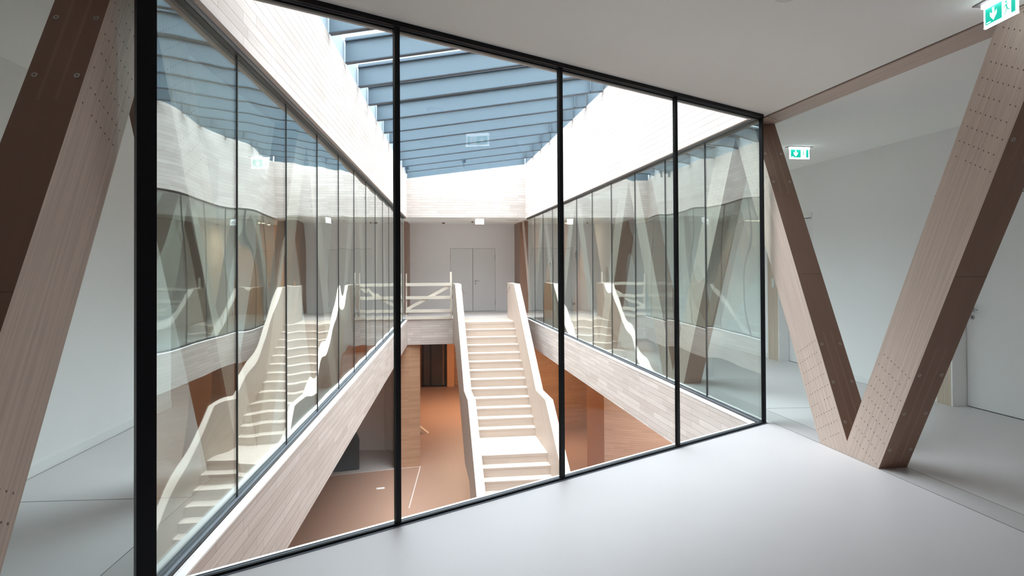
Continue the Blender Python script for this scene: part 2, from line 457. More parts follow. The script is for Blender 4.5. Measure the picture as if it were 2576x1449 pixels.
place_r = ['brown V-shaped timber column standing right of the glazed corner, nearest on the right',
           'V-shaped timber column seen through the right glass wall, next after the glazed corner',
           'V-shaped timber column behind the right glass wall, third of that row',
           'V-shaped timber column behind the right glass wall, fourth of that row',
           'V-shaped timber column at the far end of the right glass wall']
for k in range(5):
    column(R, -1.1575 + 3.75 * k, 1.875, 0.10, 0.335, 1, place_r[k], 'timber columns of the right row', 2 if k == 0 else (1 if k < 3 else 0))
place_l = ['dark brown V-shaped timber column at the left picture edge, left of the black post',
           'V-shaped timber column behind the left glass wall, next after the black post',
           'V-shaped timber column behind the left glass wall, third of that row',
           'V-shaped timber column behind the left glass wall, fourth of that row',
           'V-shaped timber column at the far end of the left glass wall']
for k in range(5):
    column(L, -1.4925 + 3.66 * k, 1.83, -0.335, -0.10, -1, place_l[k], 'timber columns of the left row', 2 if k == 0 else (1 if k < 3 else 0))

# ---------------------------------------------------------------- glass walls
def glazing(name, fr_, length, pane, npane, inward, mat, label, mullion, ghost=0.0):
    """frame axis: fr_(s, offset). inward = sign of the offset that points into the atrium"""
    t = empty(name, fr_(length / 2, 0), label, 'glass wall', kind='structure')
    i = inward
    def bar(nm, s0, s1, o0, o1, z0, z1, mat_):
        mb = MB(); mb.prism([fr_(s0, o0, z0), fr_(s1, o0, z0), fr_(s1, o1, z0), fr_(s0, o1, z0)], Z * (z1 - z0)); return mb.build(nm, mat_, t)
    # bottom: black rail, grey channel and second edge; top: layered rail
    bar('bottom_rail', 0, length, -0.028 * i, -0.004 * i, 0.0, 0.016, M['black'])
    bar('bottom_channel', 0, length, -0.045 * i, -0.028 * i, 0.0, 0.004, M['greymetal'])
    bar('bottom_channel', 0, length, 0.010 * i, 0.030 * i, -0.02, 0.006, M['greymetal'])
    bar('bottom_rail', 0, length, 0.030 * i, 0.038 * i, -0.03, 0.008, M['black'])
    bar('top_rail', 0, length, -0.040 * i, -0.012 * i, H - 0.030, H, M['black'])
    bar('top_channel', 0, length, -0.012 * i, 0.002 * i, H - 0.034, H, M['greymetal'])
    bar('top_rail', 0, length, 0.002 * i, 0.030 * i, H - 0.045, H, M['black'])
    bar('top_channel', 0, length, 0.030 * i, 0.055 * i, H - 0.040, H, M['greymetal'])
    w, d0, d1, mm = mullion
    for k in range(npane + 1):
        s = min(k * pane, length)
        if k < npane:
            e = min((k + 1) * pane, length)
            mb = MB(); mb.prism([fr_(s + 0.004, -0.004 * i, 0.0), fr_(e - 0.004, -0.004 * i, 0.0), fr_(e - 0.004, 0.004 * i, 0.0), fr_(s + 0.004, 0.004 * i, 0.0)], Z * (H - 0.01))
            mb.build('glass_pane', mat, t)
        if 0 < k and s < length - 0.02: bar('mullion', s - w / 2, s + w / 2, d0 * i, d1 * i, 0.0, H - 0.02, mm)
    return t
glazing('window_1', F, LF, LF / 4, 4, 1, M['pane_front'], 'black-framed glass wall in front of the camera, four tall panes', (0.034, -0.020, 0.006, M['black']))
glazing('window_2', L, LL, LF / 4, 13, 1, M['pane_side'], 'long glass wall on the left side of the atrium', (0.013, -0.011, 0.009, M['joint']))
glazing('window_3', R, LR, 1.277, 11, -1, M['pane_side'], 'long glass wall on the right side of the atrium', (0.013, -0.011, 0.009, M['joint']))
# corner posts
mb = MB(); mb.box(F(-0.045, -0.035, 0), DF * 0.085, NF * 0.06, Z * H)
mb.build('corner_post', M['black'], bpy.data.objects['window_1'])
mb = MB(); mb.box(F(LF - 0.012, -0.028, 0), DF * 0.026, NF * 0.034, Z * H)
mb.build('corner_post', M['black'], bpy.data.objects['window_1'])

# ---------------------------------------------------------------- atrium edge: fascias, white ledge, upper wood walls, roof light
def zl_top(s): return 4.105 + 0.0095 * (s - 5)
ZRT = 4.592
OFF = 0.10
def fascia(name, a, b, nin, z0, z1, label, mat='white_wood', th=0.09, z1b=None):
    """board wall between plan points a and b (on its atrium face), thickness going away from nin"""
    z1b = z1 if z1b is None else z1b
    mb = MB(); aa, bb = a.copy(), b.copy()
    poly = [aa + Z * z0, bb + Z * z0, bb + Z * z1b, aa + Z * z1]
    mb.prism(poly, -nin * th, 0, grain=(bb - aa))
    return struct(mb.build(name, M[mat]), label, 'wood wall')
cNL = F(OFF * 1.2, OFF); cNR = F(LF - 0.02, OFF)
# corners of the inner outline (offset lines intersected)
def isect(a, da, b, db):
    det = da.x * -db.y + db.x * da.y
    k = ((b.x - a.x) * -db.y + db.x * (b.y - a.y)) / det
    return a + da * k
iL, iR, iF, iB = L(0, OFF), R(0, -OFF), F(0, OFF), B(0, -0.05)
k00 = isect(iL, DL, iF, DF); k10 = isect(iR, DR, iF, DF); k11 = isect(iR, DR, iB, DB); k01 = isect(iL, DL, iB, DB)
def sL(p): return (p - P0).dot(DL)
for (a, b, n, nm, lab) in ((k00, k01, NL, 'wall_left', 'left'), (k10, k11, -NR, 'wall_right', 'right'), (k00, k10, NF, 'wall_front', 'near'), (k01, k11, -NB, 'wall_back', 'far')):
    a, b = a.copy(), b.copy()
    if nm != 'wall_back':
        fascia(nm, a, b, n, ZSOF, -0.024, 'pale plank band along the %s edge of the upper floor, below the glass' % lab, th=OFF - 0.012)
        mb = MB(); o1 = n * -(OFF - 0.041)
        mb.prism([a + n * 0.004 + Z * -0.024, b + n * 0.004 + Z * -0.024, b + o1 + Z * -0.024, a + o1 + Z * -0.024], Z * 0.014, grain=b - a)
        struct(mb.build('trim_6', M['ledge']), 'wooden ledge below the glass on the %s side, skylight put into its colour' % lab, 'ledge')
    else:
        d_ = (b - a).normalized()
        fascia(nm, a, a + d_ * ((R(13.84, -2.27) - a).dot(d_) - 0.003), n, ZSOF, -0.012, 'pale plank band of the far floor edge, left of the stairs', th=0.045)
        fascia(nm, b - d_ * 0.33, b, n, ZSOF, -0.012, 'short plank band of the far floor edge, right of the stairs', th=0.045)
zt = {'wall_left': (zl_top(0), zl_top(LL)), 'wall_right': (ZRT, ZRT), 'wall_front': (zl_top(0), ZRT), 'wall_back': (4.13, 4.60)}
for (a, b, n, nm, lab) in ((k00, k01, NL, 'wall_left', 'left'), (k10, k11, -NR, 'wall_right', 'right'), (k00, k10, NF, 'wall_front', 'near'), (k01, k11, -NB, 'wall_back', 'far')):
    z0 = H - 0.03 if nm != 'wall_back' else H - 0.005
    fascia(nm, a, b, n, z0, zt[nm][0], 'whitewashed plank wall above the %s side, up to the roof light' % lab, th=0.04, z1b=zt[nm][1])
# far wall horizontal panel joint
mb = MB(); a = k01 + Z * 3.555; b = k11 + Z * 3.63
# outline of the roof opening
def roofz(p):
    """height of the beam undersides above a plan point"""
    u = (p - k00 - (k01 - k00) * ((p - k00).dot(DL) / (k01 - k00).dot(DL))).length
    wl = max(0.2, ((k10 - k00) + ((k11 - k01) - (k10 - k00)) * min(1, max(0, (p - k00).dot(DL) / LL))).length)
    zl = zl_top((p - k00).dot(DL))
    return zl + (ZRT - zl) * min(1.0, u / wl)
BD = 0.265
# upstands: shade is put into the colour, pale left, darker other sides
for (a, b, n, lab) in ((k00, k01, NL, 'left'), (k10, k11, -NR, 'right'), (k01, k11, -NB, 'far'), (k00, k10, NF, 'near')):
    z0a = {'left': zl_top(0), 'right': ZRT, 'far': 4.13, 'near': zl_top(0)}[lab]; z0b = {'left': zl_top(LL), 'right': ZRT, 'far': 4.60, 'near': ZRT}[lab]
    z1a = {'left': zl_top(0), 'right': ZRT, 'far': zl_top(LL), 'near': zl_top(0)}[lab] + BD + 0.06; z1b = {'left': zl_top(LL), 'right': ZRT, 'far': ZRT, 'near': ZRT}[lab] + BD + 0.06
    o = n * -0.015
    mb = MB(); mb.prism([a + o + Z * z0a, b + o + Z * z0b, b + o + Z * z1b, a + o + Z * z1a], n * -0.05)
    struct(mb.build('trim_3', M['upstand' if lab == 'left' else 'blue']), 'blue upstand of the roof light on its %s side, light and shade put into its tone' % lab, 'upstand')
# beams
ys = []
y = 2.6 + 0.35
sl = [4.172 + 1.243 * 0.94 * (k - 3) for k in range(0, 16)]
beam_w = ['nearest', 'second', 'third', 'fourth', 'fifth', 'sixth', 'seventh', 'eighth', 'ninth', 'tenth', 'eleventh', 'twelfth', 'thirteenth', 'fourteenth']
BDIR = Vector((1.0, -0.055, 0)).normalized()
roof = empty('window_4', W(-0.9, 11, 4.9), 'glazed roof light above the atrium', 'roof light', kind='structure')
prev = None; nb_ = 0
sl = [0.66, 1.83, 3.0, 4.172, 5.285, 6.456, 7.581, 8.800, 9.973, 11.093, 12.35, 13.55, 14.75, 15.9]
def zr_at(p): return ZRT
def roof_pt(p, on_right): return ZRT if on_right else zl_top(sL(p))
lines = []
for i, s in enumerate(sl):
    a = L(s, OFF + 0.01)
    b = isect(a, BDIR, R(0, -OFF - 0.01), DR)
    onr = True
    if (b - P1).dot(DR) < 0.12:
        b = isect(a, BDIR, F(0, OFF + 0.02), DF); onr = False
    za = zl_top(s)
    if onr: zb = ZRT
    else:
        tt = (b - P0).dot(DF) / LF; zb = zl_top(0) + (ZRT - zl_top(0)) * tt
    lines.append((a, za, b, zb))
    n = Vector((BDIR.y, -BDIR.x, 0)) * -0.06
    bm_ = empty('skylight_beam', a.lerp(b, 0.5) + Z * ((za + zb) / 2),
                'blue-grey skylight beam, %s from the camera end of the roof light' % beam_w[i], 'beam', 'blue-grey beams under the roof light')
    mb = MB(); mb.prism([a + Z * za, b + Z * zb, b + Z * (zb + BD), a + Z * (za + BD)], n, 0)
    mb.build('web', M['blue'], bm_)
    e = n.normalized() * 0.014
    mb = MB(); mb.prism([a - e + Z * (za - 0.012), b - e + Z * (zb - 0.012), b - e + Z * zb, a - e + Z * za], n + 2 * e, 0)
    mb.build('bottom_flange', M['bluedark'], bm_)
    mb = MB(); mb.prism([a - e * 1.5 + Z * (za + BD), b - e * 1.5 + Z * (zb + BD), b - e * 1.5 + Z * (zb + BD + 0.04), a - e * 1.5 + Z * (za + BD + 0.04)], n + 3 * e, 0)
    mb.build('glazing_bar', M['blue'], bm_)
    mb = MB(); mb.prism([a - e * 2.2 + Z * (za + BD - 0.008), b - e * 2.2 + Z * (zb + BD - 0.008), b - e * 2.2 + Z * (zb + BD + 0.006), a - e * 2.2 + Z * (za + BD + 0.006)], n + 4.4 * e, 0)
    mb.build('glazing_gasket', M['bluedark'], bm_)
    if onr:      # stiffener plate at the right bearing
        q = b - BDIR * 0.22
        mb = MB(); mb.prism([q + Z * (zb - 0.02), q + BDIR * 0.012 + Z * (zb - 0.02), q + BDIR * 0.012 + Z * (zb + BD), q + Z * (zb + BD)], n * -1.6, 0)
        mb.build('stiffener_plate', M['blue'], bm_)
# roof panes between beams
pl_ = [(L(-0.02, 0.0), zl_top(0), L(-0.02, 0.0) + BDIR * 0.25, zl_top(0) + 0.02)] + lines
end = (k01 + NB * 0.02, zl_top(LL), k11 + NB * 0.02, ZRT)
pl_.append(end)
for (a, za, b, zb), (c, zc, d, zd) in zip(pl_[1:], pl_[2:]):
    mb = MB(); t_ = BD + 0.045
    mb.prism([a + Z * (za + t_), b + Z * (zb + t_), d + Z * (zd + t_), c + Z * (zc + t_)], Z * 0.01)
    mb.build('glass_pane', M['pane_roof'], roof)
# small brackets hanging at the far end of the roof light
for i, (px, lab) in enumerate(((0.45, 'small grey bracket under the last skylight beam, mid-span'), (0.035, 'small grey bracket under the last skylight beam, at the left wall'))):
    a, za, b, zb = lines[-2]
    q = a.lerp(b, px); zz = za + (zb - za) * px
    mb = MB(); mb.box(q + W(-0.05, -0.03, zz - 0.10), (0.10, 0, 0), (0, 0.03, 0), (0, 0, 0.09)); mb.box(q + W(-0.012, -0.08, zz - 0.22), (0.024, 0, 0), (0, 0.06, 0), (0, 0, 0.21))
    tag(mb.build('bracket', M['bluedark']), lab, 'bracket', 'brackets under the roof light')

# ---------------------------------------------------------------- corridor walls
TH = 0.12
def wall_seg(fr_, s0, s1, p, sgn, z0, z1, name, mat, label, cat='wall', th=TH):
    mb = MB(); mb.prism([fr_(s0, p, z0), fr_(s1, p, z0), fr_(s1, p + sgn * th, z0), fr_(s0, p + sgn * th, z0)], Z * (z1 - z0))
    return struct(mb.build(name, M[mat]), label, cat)
# left corridor outer wall
LP = -1.655
wall_seg(L, -9.5, 4.43, LP, -1, 0, H, 'wall_left', 'plaster', 'white plaster wall of the left corridor, beside the near column')
wall_seg(L, 5.95, 7.65, LP, -1, 0, H, 'wall_left', 'plaster', 'white plaster wall of the left corridor beyond the side passage')
wall_seg(L, 9.35, 20.6, LP, -1, 0, H, 'wall_left', 'plaster', 'white plaster wall of the left corridor beyond the wooden doors')
wall_seg(L, 7.65, 9.35, LP, -1, 2.3, H, 'wall_left', 'plaster', 'plaster lintel above the wooden doors of the left corridor')
wall_seg(L, 7.55, 9.45, LP - 0.42, -1, 0, H, 'wall_left', 'plaster', 'back of the niche behind the wooden doors')
mb = MB(); mb.prism([L(4.43, LP - TH, 0), L(4.43, -4.4, 0), L(4.31, -4.4, 0), L(4.31, LP - TH, 0)], Z * H)
struct(mb.build('wall_left', M['plaster']), 'near side wall of the left side passage', 'wall')
mb = MB(); mb.prism([L(5.95, LP - TH, 0), L(5.95, -4.4, 0), L(6.07, -4.4, 0), L(6.07, LP - TH, 0)], Z * H)
struct(mb.build('wall_left', M['plaster']), 'far side wall of the left side passage, facing the camera', 'wall')
mb = MB(); mb.prism([L(4.31, -4.4, 0), L(6.07, -4.4, 0), L(6.07, -4.5, 0), L(4.31, -4.5, 0)], Z * H)
struct(mb.build('wall_left', M['plaster']), 'end wall of the left side passage', 'wall')
mb = MB(); mb.prism([L(-9.4, LP, 0), L(4.43, LP, 0), L(4.43, LP + 0.008, 0), L(-9.4, LP + 0.008, 0)], Z * 0.085)
struct(mb.build('baseboard_left', M['base']), 'low white skirting along the near left wall', 'baseboard')
# wooden double door of the left corridor
def hinged(name, frame_o, u, out, w, h, leafmat, label, double=False, handle_u=None, frame=True, fw=0.05, hz=1.05, hside=1, kind='structure', hinges=False):
    """door in a vertical plane: frame_o lower corner, u along the wall, out towards the viewer"""
    t = empty(name, frame_o + u * (w / 2), label, 'door', kind=kind)
    if frame:
        mb = MB()
        mb.box(frame_o - u * fw - out * 0.03, u * fw, out * 0.045, Z * (h + fw)); mb.box(frame_o + u * w - out * 0.03, u * fw, out * 0.045, Z * (h + fw))
        mb.box(frame_o + Z * h - out * 0.03, u * w, out * 0.045, Z * fw)
        mb.build('door_frame', M['frame'] if leafmat != 'orange_wood' else M['door_wood'], t)
    mb = MB(); mb.box(frame_o - out * 0.029 + Z * 0.002, u * w, out * 0.003, Z * (h - 0.002)); mb.build('gap_shadow', M['joint'], t)  # black sheet painting the shadow in the gaps round the leaf
    n = 2 if double else 1
    for k in range(n):
        mb = MB(); g = 0.007
        mb.box(frame_o + u * (w / n * k + g) - out * 0.025 + Z * 0.008, u * (w / n - 2 * g), out * 0.028, Z * (h - 0.014))
        lf = mb.build('door_leaf', M[leafmat], t)
        if (double and k == 1) or not double:
            c = frame_o + u * handle_u + Z * hz + out * 0.003
            hb = MB(); hb.disc(c, out, 0.026, 0, 16, 0.008); hb.tube([c + out * 0.006, c + out * 0.055, c + out * 0.06 + u * 0.02 * hside, c + out * 0.06 + u * 0.125 * hside], 0.0095)
            hb.build('handle', M['steel'], lf)
            hb = MB(); hb.disc(c - Z * 0.085, out, 0.024, 0, 16, 0.008); hb.disc(c - Z * 0.085 + out * 0.0085, out, 0.008, 1, 8)
            hb.build('keyhole_plate', [M['steel'], M['black']], lf)
        if hinges:
            ue = 0.0 if k == 0 else w
            for hz_ in (0.28, h - 0.28):
                hb = MB(); hb.tube([frame_o + u * ue + out * 0.012 + Z * (hz_ - 0.09), frame_o + u * ue + out * 0.012 + Z * (hz_ + 0.09)], 0.011)
                hb.build('hinge', M['steel'], lf)
    mb = MB(); mb.box(frame_o - out * 0.02, u * w, out * 0.02, Z * 0.006); mb.build('threshold_gap', M['joint'], t)
    return t
hinged('door_4', L(7.70, LP - 0.10), DL, NL, 1.60, 2.25, 'orange_wood', 'warm brown wooden double door in the left corridor wall', True, 0.86, fw=0.045)
# right corridor outer wall
RP = 2.385
segs = [(-7.5, -0.62, 'white plaster wall of the right corridor, near the camera'), (0.607, 2.96, 'white plaster wall between the two doors of the right corridor'),
        (4.25, 20.5, 'white plaster wall of the right corridor beyond the far door')]
for s0, s1, lab in segs: wall_seg(R, s0, s1, RP, 1, 0, H, 'wall_right', 'plaster', lab)
for s0, s1, lab in ((-0.62, 0.607, 'plaster lintel above the near door of the right corridor'), (2.96, 4.25, 'plaster lintel above the far door of the right corridor')):
    wall_seg(R, s0, s1, RP, 1, 2.30, H, 'wall_right', 'plaster', lab, th=0.32)
for s0, s1, lab in ((0.66, 2.96, 'white skirting between the doors on the right'), (4.27, 15.0, 'white skirting on the right wall past the far door')):
    mb = MB(); mb.prism([R(s0, RP - 0.006, 0), R(s1, RP - 0.006, 0), R(s1, RP, 0), R(s0, RP, 0)], Z * 0.085)
    struct(mb.build('baseboard_right', M['base']), lab, 'baseboard')
def right_door(name, s_far, s_near, label, plabel, pw):
    w = s_far - s_near
    d = hinged(name, R(s_far, RP + 0.17), -DR, -NR, w, 2.245, 'door', label, False, 0.09, frame=False, hside=1)
    mb = MB()      # jamb box: reveals and edge
    for s in (s_far, s_near - 0.02):
        mb.prism([R(s, RP - 0.006), R(s + 0.02, RP - 0.006), R(s + 0.02, RP + 0.19), R(s, RP + 0.19)], Z * 2.299)
    mb.prism([R(s_near - 0.02, RP - 0.006, 2.25), R(s_far + 0.02, RP - 0.006, 2.25), R(s_far + 0.02, RP + 0.19, 2.25), R(s_near - 0.02, RP + 0.19, 2.25)], Z * 0.049)
    mb.build('jamb', M['frame'], d)
    mb = MB(); mb.prism([R(s_far + 0.022, RP, 0), R(s_far + 0.022 + pw, RP, 0), R(s_far + 0.022 + pw, RP + 0.05, 0), R(s_far + 0.022, RP + 0.05, 0)], Z * 2.30, grain=Z)
    tag(mb.build('wood_panel', M['door_wood']), plabel, 'panel', kind='structure')
    mb = MB(); mb.prism([R(s_near - 0.5, RP + 0.20, 0), R(s_far + 0.5, RP + 0.20, 0), R(s_far + 0.5, RP + 0.3, 0), R(s_near - 0.5, RP + 0.3, 0)], Z * 2.31)
    struct(mb.build('wall_right', M['plaster']), 'closing wall behind a door on the right', 'wall')
    return d
right_door('door_1', 0.375, -0.60, 'white door with a steel lever at the right picture edge', 'pale wood panel beside the near right door', 0.208)
right_door('door_2', 3.90, 2.98, 'white door in the right wall, seen behind the leaning column', 'pale wood panel beside the far right door', 0.326)
mb = MB(); mb.box(R(4.02, RP - 0.011, 1.175), DR * 0.085, NR * 0.011, Z * 0.145)
sw = tag(mb.build('light_switch', M['plastic']), 'white double light switch on the wood panel right of the glazed corner', 'switch')
for z_ in (1.183, 1.252):
    mb = MB(); mb.box(R(4.028, RP - 0.015, z_), DR * 0.069, NR * 0.004, Z * 0.06); mb.build('rocker', M['plastic'], sw)
# wall behind the camera
mb = MB(); mb.prism([F(-7, -5.6), F(11, -5.6), F(11, -5.75), F(-7, -5.75)], Z * H)
struct(mb.build('wall_front', M['plaster']), 'wall behind the camera', 'wall')
# far corridor wall with double door
QF = 3.255
mb = MB()
def fw_box(t0, t1, z0, z1): mb.prism([B(t0, QF, z0), B(t1, QF, z0), B(t1, QF + TH, z0), B(t0, QF + TH, z0)], Z * (z1 - z0))
dt0 = (W(-2.185 + 0.06, 23.3) - P2).dot(DB); dt1 = (W(-0.525 - 0.06, 23.51) - P2).dot(DB)
fw_box(-4, dt0, 0, H); fw_box(dt1, 9, 0, H); fw_box(dt0, dt1, 2.165, H); pass
struct(mb.build('wall_back', M['plaster']), 'grey-lit plaster wall at the far end with the double door', 'wall')
mb = MB(); mb.prism([B(dt0 - .1, QF + 0.15), B(dt1 + .1, QF + 0.15), B(dt1 + .1, QF + 0.2), B(dt0 - .1, QF + 0.2)], Z * H)
struct(mb.build('wall_back', M['plaster']), 'closing wall behind the far double door', 'wall')
hinged('door_3', B(dt0, QF + 0.02), DB, -NB, dt1 - dt0, 2.165, 'door', 'grey-white double door at the far end of the corridor', True, (dt1 - dt0) / 2 + 0.09, fw=0.06, hz=1.04, hinges=True)
mb = MB(); mb.prism([B(dt1 + 0.06, QF - 0.008), B(4.0, QF - 0.008), B(4.0, QF), B(dt1 + 0.06, QF)], Z * 0.09)
mb.prism([B(-2, QF - 0.008), B(dt0 - 0.06, QF - 0.008), B(dt0 - 0.06, QF), B(-2, QF)], Z * 0.09)
struct(mb.build('baseboard_back', M['base']), 'skirting of the far corridor wall', 'baseboard')
# wood piers at the two far corners
mb = MB(); mb.prism([R(15.95, 0.05), R(17.28, 0.05), R(17.28, 0.33), R(15.95, 0.33)], Z * (H - 0.001), grain=Z)
tag(mb.build('timber_pier', M['leg_flat']), 'red-brown timber pier at the far right corner, right of the double door', 'pier', kind='structure')
mb = MB(); mb.prism([L(18.75, -0.30), L(20.0, -0.30), L(20.0, -0.03), L(18.75, -0.03)], Z * (H - 0.001), grain=Z)
tag(mb.build('timber_pier', M['leg_flat']), 'narrow brown timber pier at the far left corner', 'pier', kind='structure')
# wood clad wall piece beyond the far right corner
mb = MB(); mb.prism([B(4.35, QF - 0.02), B(6.6, QF - 0.02), B(6.6, QF), B(4.35, QF)], Z * (H - 0.01))
struct(mb.build('wall_right', M['orange_wood']), 'warm wood-clad wall beyond the far end of the right glass wall', 'wall')
for i, (x, y) in enumerate(((0.98, 22.2), (1.12, 21.8))):
    t = empty('ceiling_spot', W(x, y, H - 0.01), ['small glowing ceiling spot, left of two at the far right', 'small glowing ceiling spot, right of two at the far right'][i], 'lamp', 'far ceiling spots')
    mb = MB(); mb.disc(W(x, y, H - 0.10), Z, 0.05, 0, 14, 0.10); mb.build('housing', M['plastic'], t)
    mb = MB(); mb.disc(W(x, y, H - 0.115), Z, 0.045, 0, 14, 0.014); mb.build('lamp', M['lampglow'], t)

# ---------------------------------------------------------------- exit signs
RUNNER = [  # strokes of the running figure in panel units (0..1 wide, 0..1 high), (x0, y0, x1, y1, half width)
    (0.46, 0.66, 0.56, 0.42, 0.055), (0.44, 0.66, 0.30, 0.55, 0.028), (0.30, 0.55, 0.20, 0.60, 0.024), (0.47, 0.68, 0.62, 0.64, 0.028), (0.62, 0.64, 0.68, 0.74, 0.022),
    (0.54, 0.44, 0.42, 0.26, 0.034), (0.42, 0.26, 0.28, 0.10, 0.028), (0.56, 0.44, 0.70, 0.30, 0.034), (0.70, 0.30, 0.88, 0.32, 0.026)]
def exit_sign(c, ux, out, w, h, label, group='hanging exit signs', blank=False):
    """c = top centre on the ceiling, ux to the viewer's right, out towards the viewer"""
    t = empty('exit_sign', c, label, 'exit sign', group)
    mb = MB(); mb.box(c - ux * (w * 0.62) - out * 0.05 - Z * 0.006, ux * (w * 1.24), out * 0.10, Z * 0.006); mb.build('ceiling_plate', M['greyplastic'], t)
    top = c - Z * 0.006
    mb = MB(); mb.box(top - ux * (w / 2) - out * 0.022 - Z * 0.022, ux * w, out * 0.044, Z * 0.022); mb.build('lamp_housing', M['signtube'], t)
    b = top - Z * (0.022 + h)
    mb = MB(); e = 0.007
    mb.box(b - ux * (w / 2) - out * 0.006, ux * e, out * 0.012, Z * h); mb.box(b + ux * (w / 2 - e) - out * 0.006, ux * e, out * 0.012, Z * h)
    mb.box(b - ux * (w / 2) - out * 0.006, ux * w, out * 0.012, Z * e); mb.build('panel_edge', M['signtube'], t)
    x0, x1, z0, z1 = -w / 2 + e * 1.6, w / 2 - e * 1.6, 0.0165, h - 0.005
    mb = MB(); mb.box(b - ux * (w / 2 - e) - out * 0.004, ux * (w - 2 * e), out * 0.008, Z * h)
    mb.build('panel', M['signwhite'], t)
    if blank: return t
    def P(x, z, d): return b + ux * x + Z * z + out * d
    for sgn in (1, -1):
        d = 0.0045 * sgn
        n = out * sgn
        fl = sgn
        gx0, gx1 = -w / 2 + 0.0115, w / 2 - 0.0115
        mid = gx0 + (gx1 - gx0) * 0.56
        def Q(x, z, dd): return P(x if fl > 0 else -x, z, dd)
        mb = MB(); mb.prism([Q(gx0, z0, d), Q(mid, z0, d), Q(mid, z1, d), Q(gx0, z1, d)], n * 0.0008)
        wd = gx0 + (gx1 - gx0) * 0.87
        mb.prism([Q(wd, z0, d), Q(gx1, z0, d), Q(gx1, z1, d), Q(wd, z1, d)], n * 0.0008)
        gw, gh = wd - mid, z1 - z0
        for (a0, b0, a1, b1, hw) in RUNNER:
            A = Vector((mid + a0 * gw, z0 + b0 * gh)); Bv = Vector((mid + a1 * gw, z0 + b1 * gh)); dd = (Bv - A); nn = Vector((-dd.y, dd.x)).normalized() * hw * gw * 1.05
            mb.prism([Q(*(A + nn), d), Q(*(A - nn), d), Q(*(Bv - nn), d), Q(*(Bv + nn), d)], n * 0.0008)
        mb.disc(Q(mid + 0.47 * gw, z0 + 0.82 * gh, d), n, 0.055 * gw + 0.003, 0, 10, 0.0008)
        mb.build('pictogram_green', M['green'], t)
        gc = (gx0 + mid) / 2; s = gh * 0.95; zz = z0 + gh / 2
        arrow = [(-0.085, 0.42), (0.085, 0.42), (0.085, 0.02), (0.30, 0.20), (0.30, -0.06), (0, -0.40), (-0.30, -0.06), (-0.30, 0.20), (-0.085, 0.02)]
        mb = MB(); mb.prism([Q(gc + ax * s, zz + az * s, d + 0.001 * sgn) for ax, az in arrow], n * 0.0008)
        mb.prism([Q(gx0 + 0.008, z0 + 0.006, d + 0.001 * sgn), Q(gx0 + 0.042, z0 + 0.006, d + 0.001 * sgn), Q(gx0 + 0.042, z0 + 0.011, d + 0.001 * sgn), Q(gx0 + 0.008, z0 + 0.011, d + 0.001 * sgn)], n * 0.0005)
        mb.build('arrow', M['signwhite'], t)
    return t
exit_sign(W(2.683, 3.694, H), W(0, -1), W(-1, 0), 0.25, 0.112, 'lit green exit sign with a down arrow at the top right picture corner')
exit_sign(W(3.58, 8.41, H), NR, -DR, 0.258, 0.12, 'lit green exit sign hanging right of the glazed corner, smaller in the picture')
exit_sign(W(-3.30, 8.95, H), NL, -DL, 0.27, 0.125, 'lit green exit sign in the left corridor, seen through the left glass wall')
exit_sign(W(-0.985, 20.75, H), DB, -NB, 0.26, 0.135, 'glaring white exit sign under the far plank wall above the stairs', blank=True)

# ---------------------------------------------------------------- small ceiling and wall fittings
t = empty('smoke_detector', W(1.47, 3.60, H), 'grey round smoke detector on the ceiling at the top picture edge', 'smoke detector')
mb = MB(); mb.disc(W(1.47, 3.60, H - 0.018), Z, 0.078, 0, 32, 0.018); mb.build('base', M['greyplastic'], t)
mb = MB(); mb.disc(W(1.47, 3.60, H - 0.045), Z, 0.055, 0, 32, 0.027); mb.build('sensor_cap', M['plastic'], t)
t = empty('sprinkler', W(-2.25, 22.3, H), 'small red-brown sprinkler head on the far corridor ceiling', 'sprinkler')
mb = MB(); mb.disc(W(-2.25, 22.3, H - 0.008), Z, 0.055, 0, 16, 0.008); mb.build('rosette', M['plastic'], t)
mb = MB(); mb.disc(W(-2.25, 22.3, H - 0.045), Z, 0.042, 0, 12, 0.037); mb.build('head', M['redbrown'], t)
mb = MB(); mb.disc(W(-1.28, 22.0, H - 0.03), Z, 0.03, 0, 12, 0.03)
tag(mb.build('ceiling_sensor', M['redbrown']), 'tiny ceiling sensor left of the glaring exit sign', 'sensor')
mb = MB(); mb.box(W(-0.17, 21.25, H - 0.004), (0.40, 0.01, 0), (0, 0.06, 0), (0, 0, 0.004))
tag(mb.build('ceiling_vent', M['black']), 'thin dark vent slot in the far corridor ceiling', 'vent')
mb = MB(); mb.box(R(-1.42, 1.42, H - 0.012), DR * 0.02, NR * 0.14, Z * 0.012)
tag(mb.build('ceiling_rail', M['leg_flat']), 'short brown rail on the ceiling left of the slanted column', 'rail')

# ---------------------------------------------------------------- staircase
PI_R, PI_L, PT = -0.645, -2.10, 0.17
RISE, GO, S0 = 0.18, 0.28, 12.50
st = empty('staircase', R(8.8, (PI_L + PI_R) / 2, ZLOW), 'pale wooden staircase climbing from the lower hall to the far corridor', 'staircase')
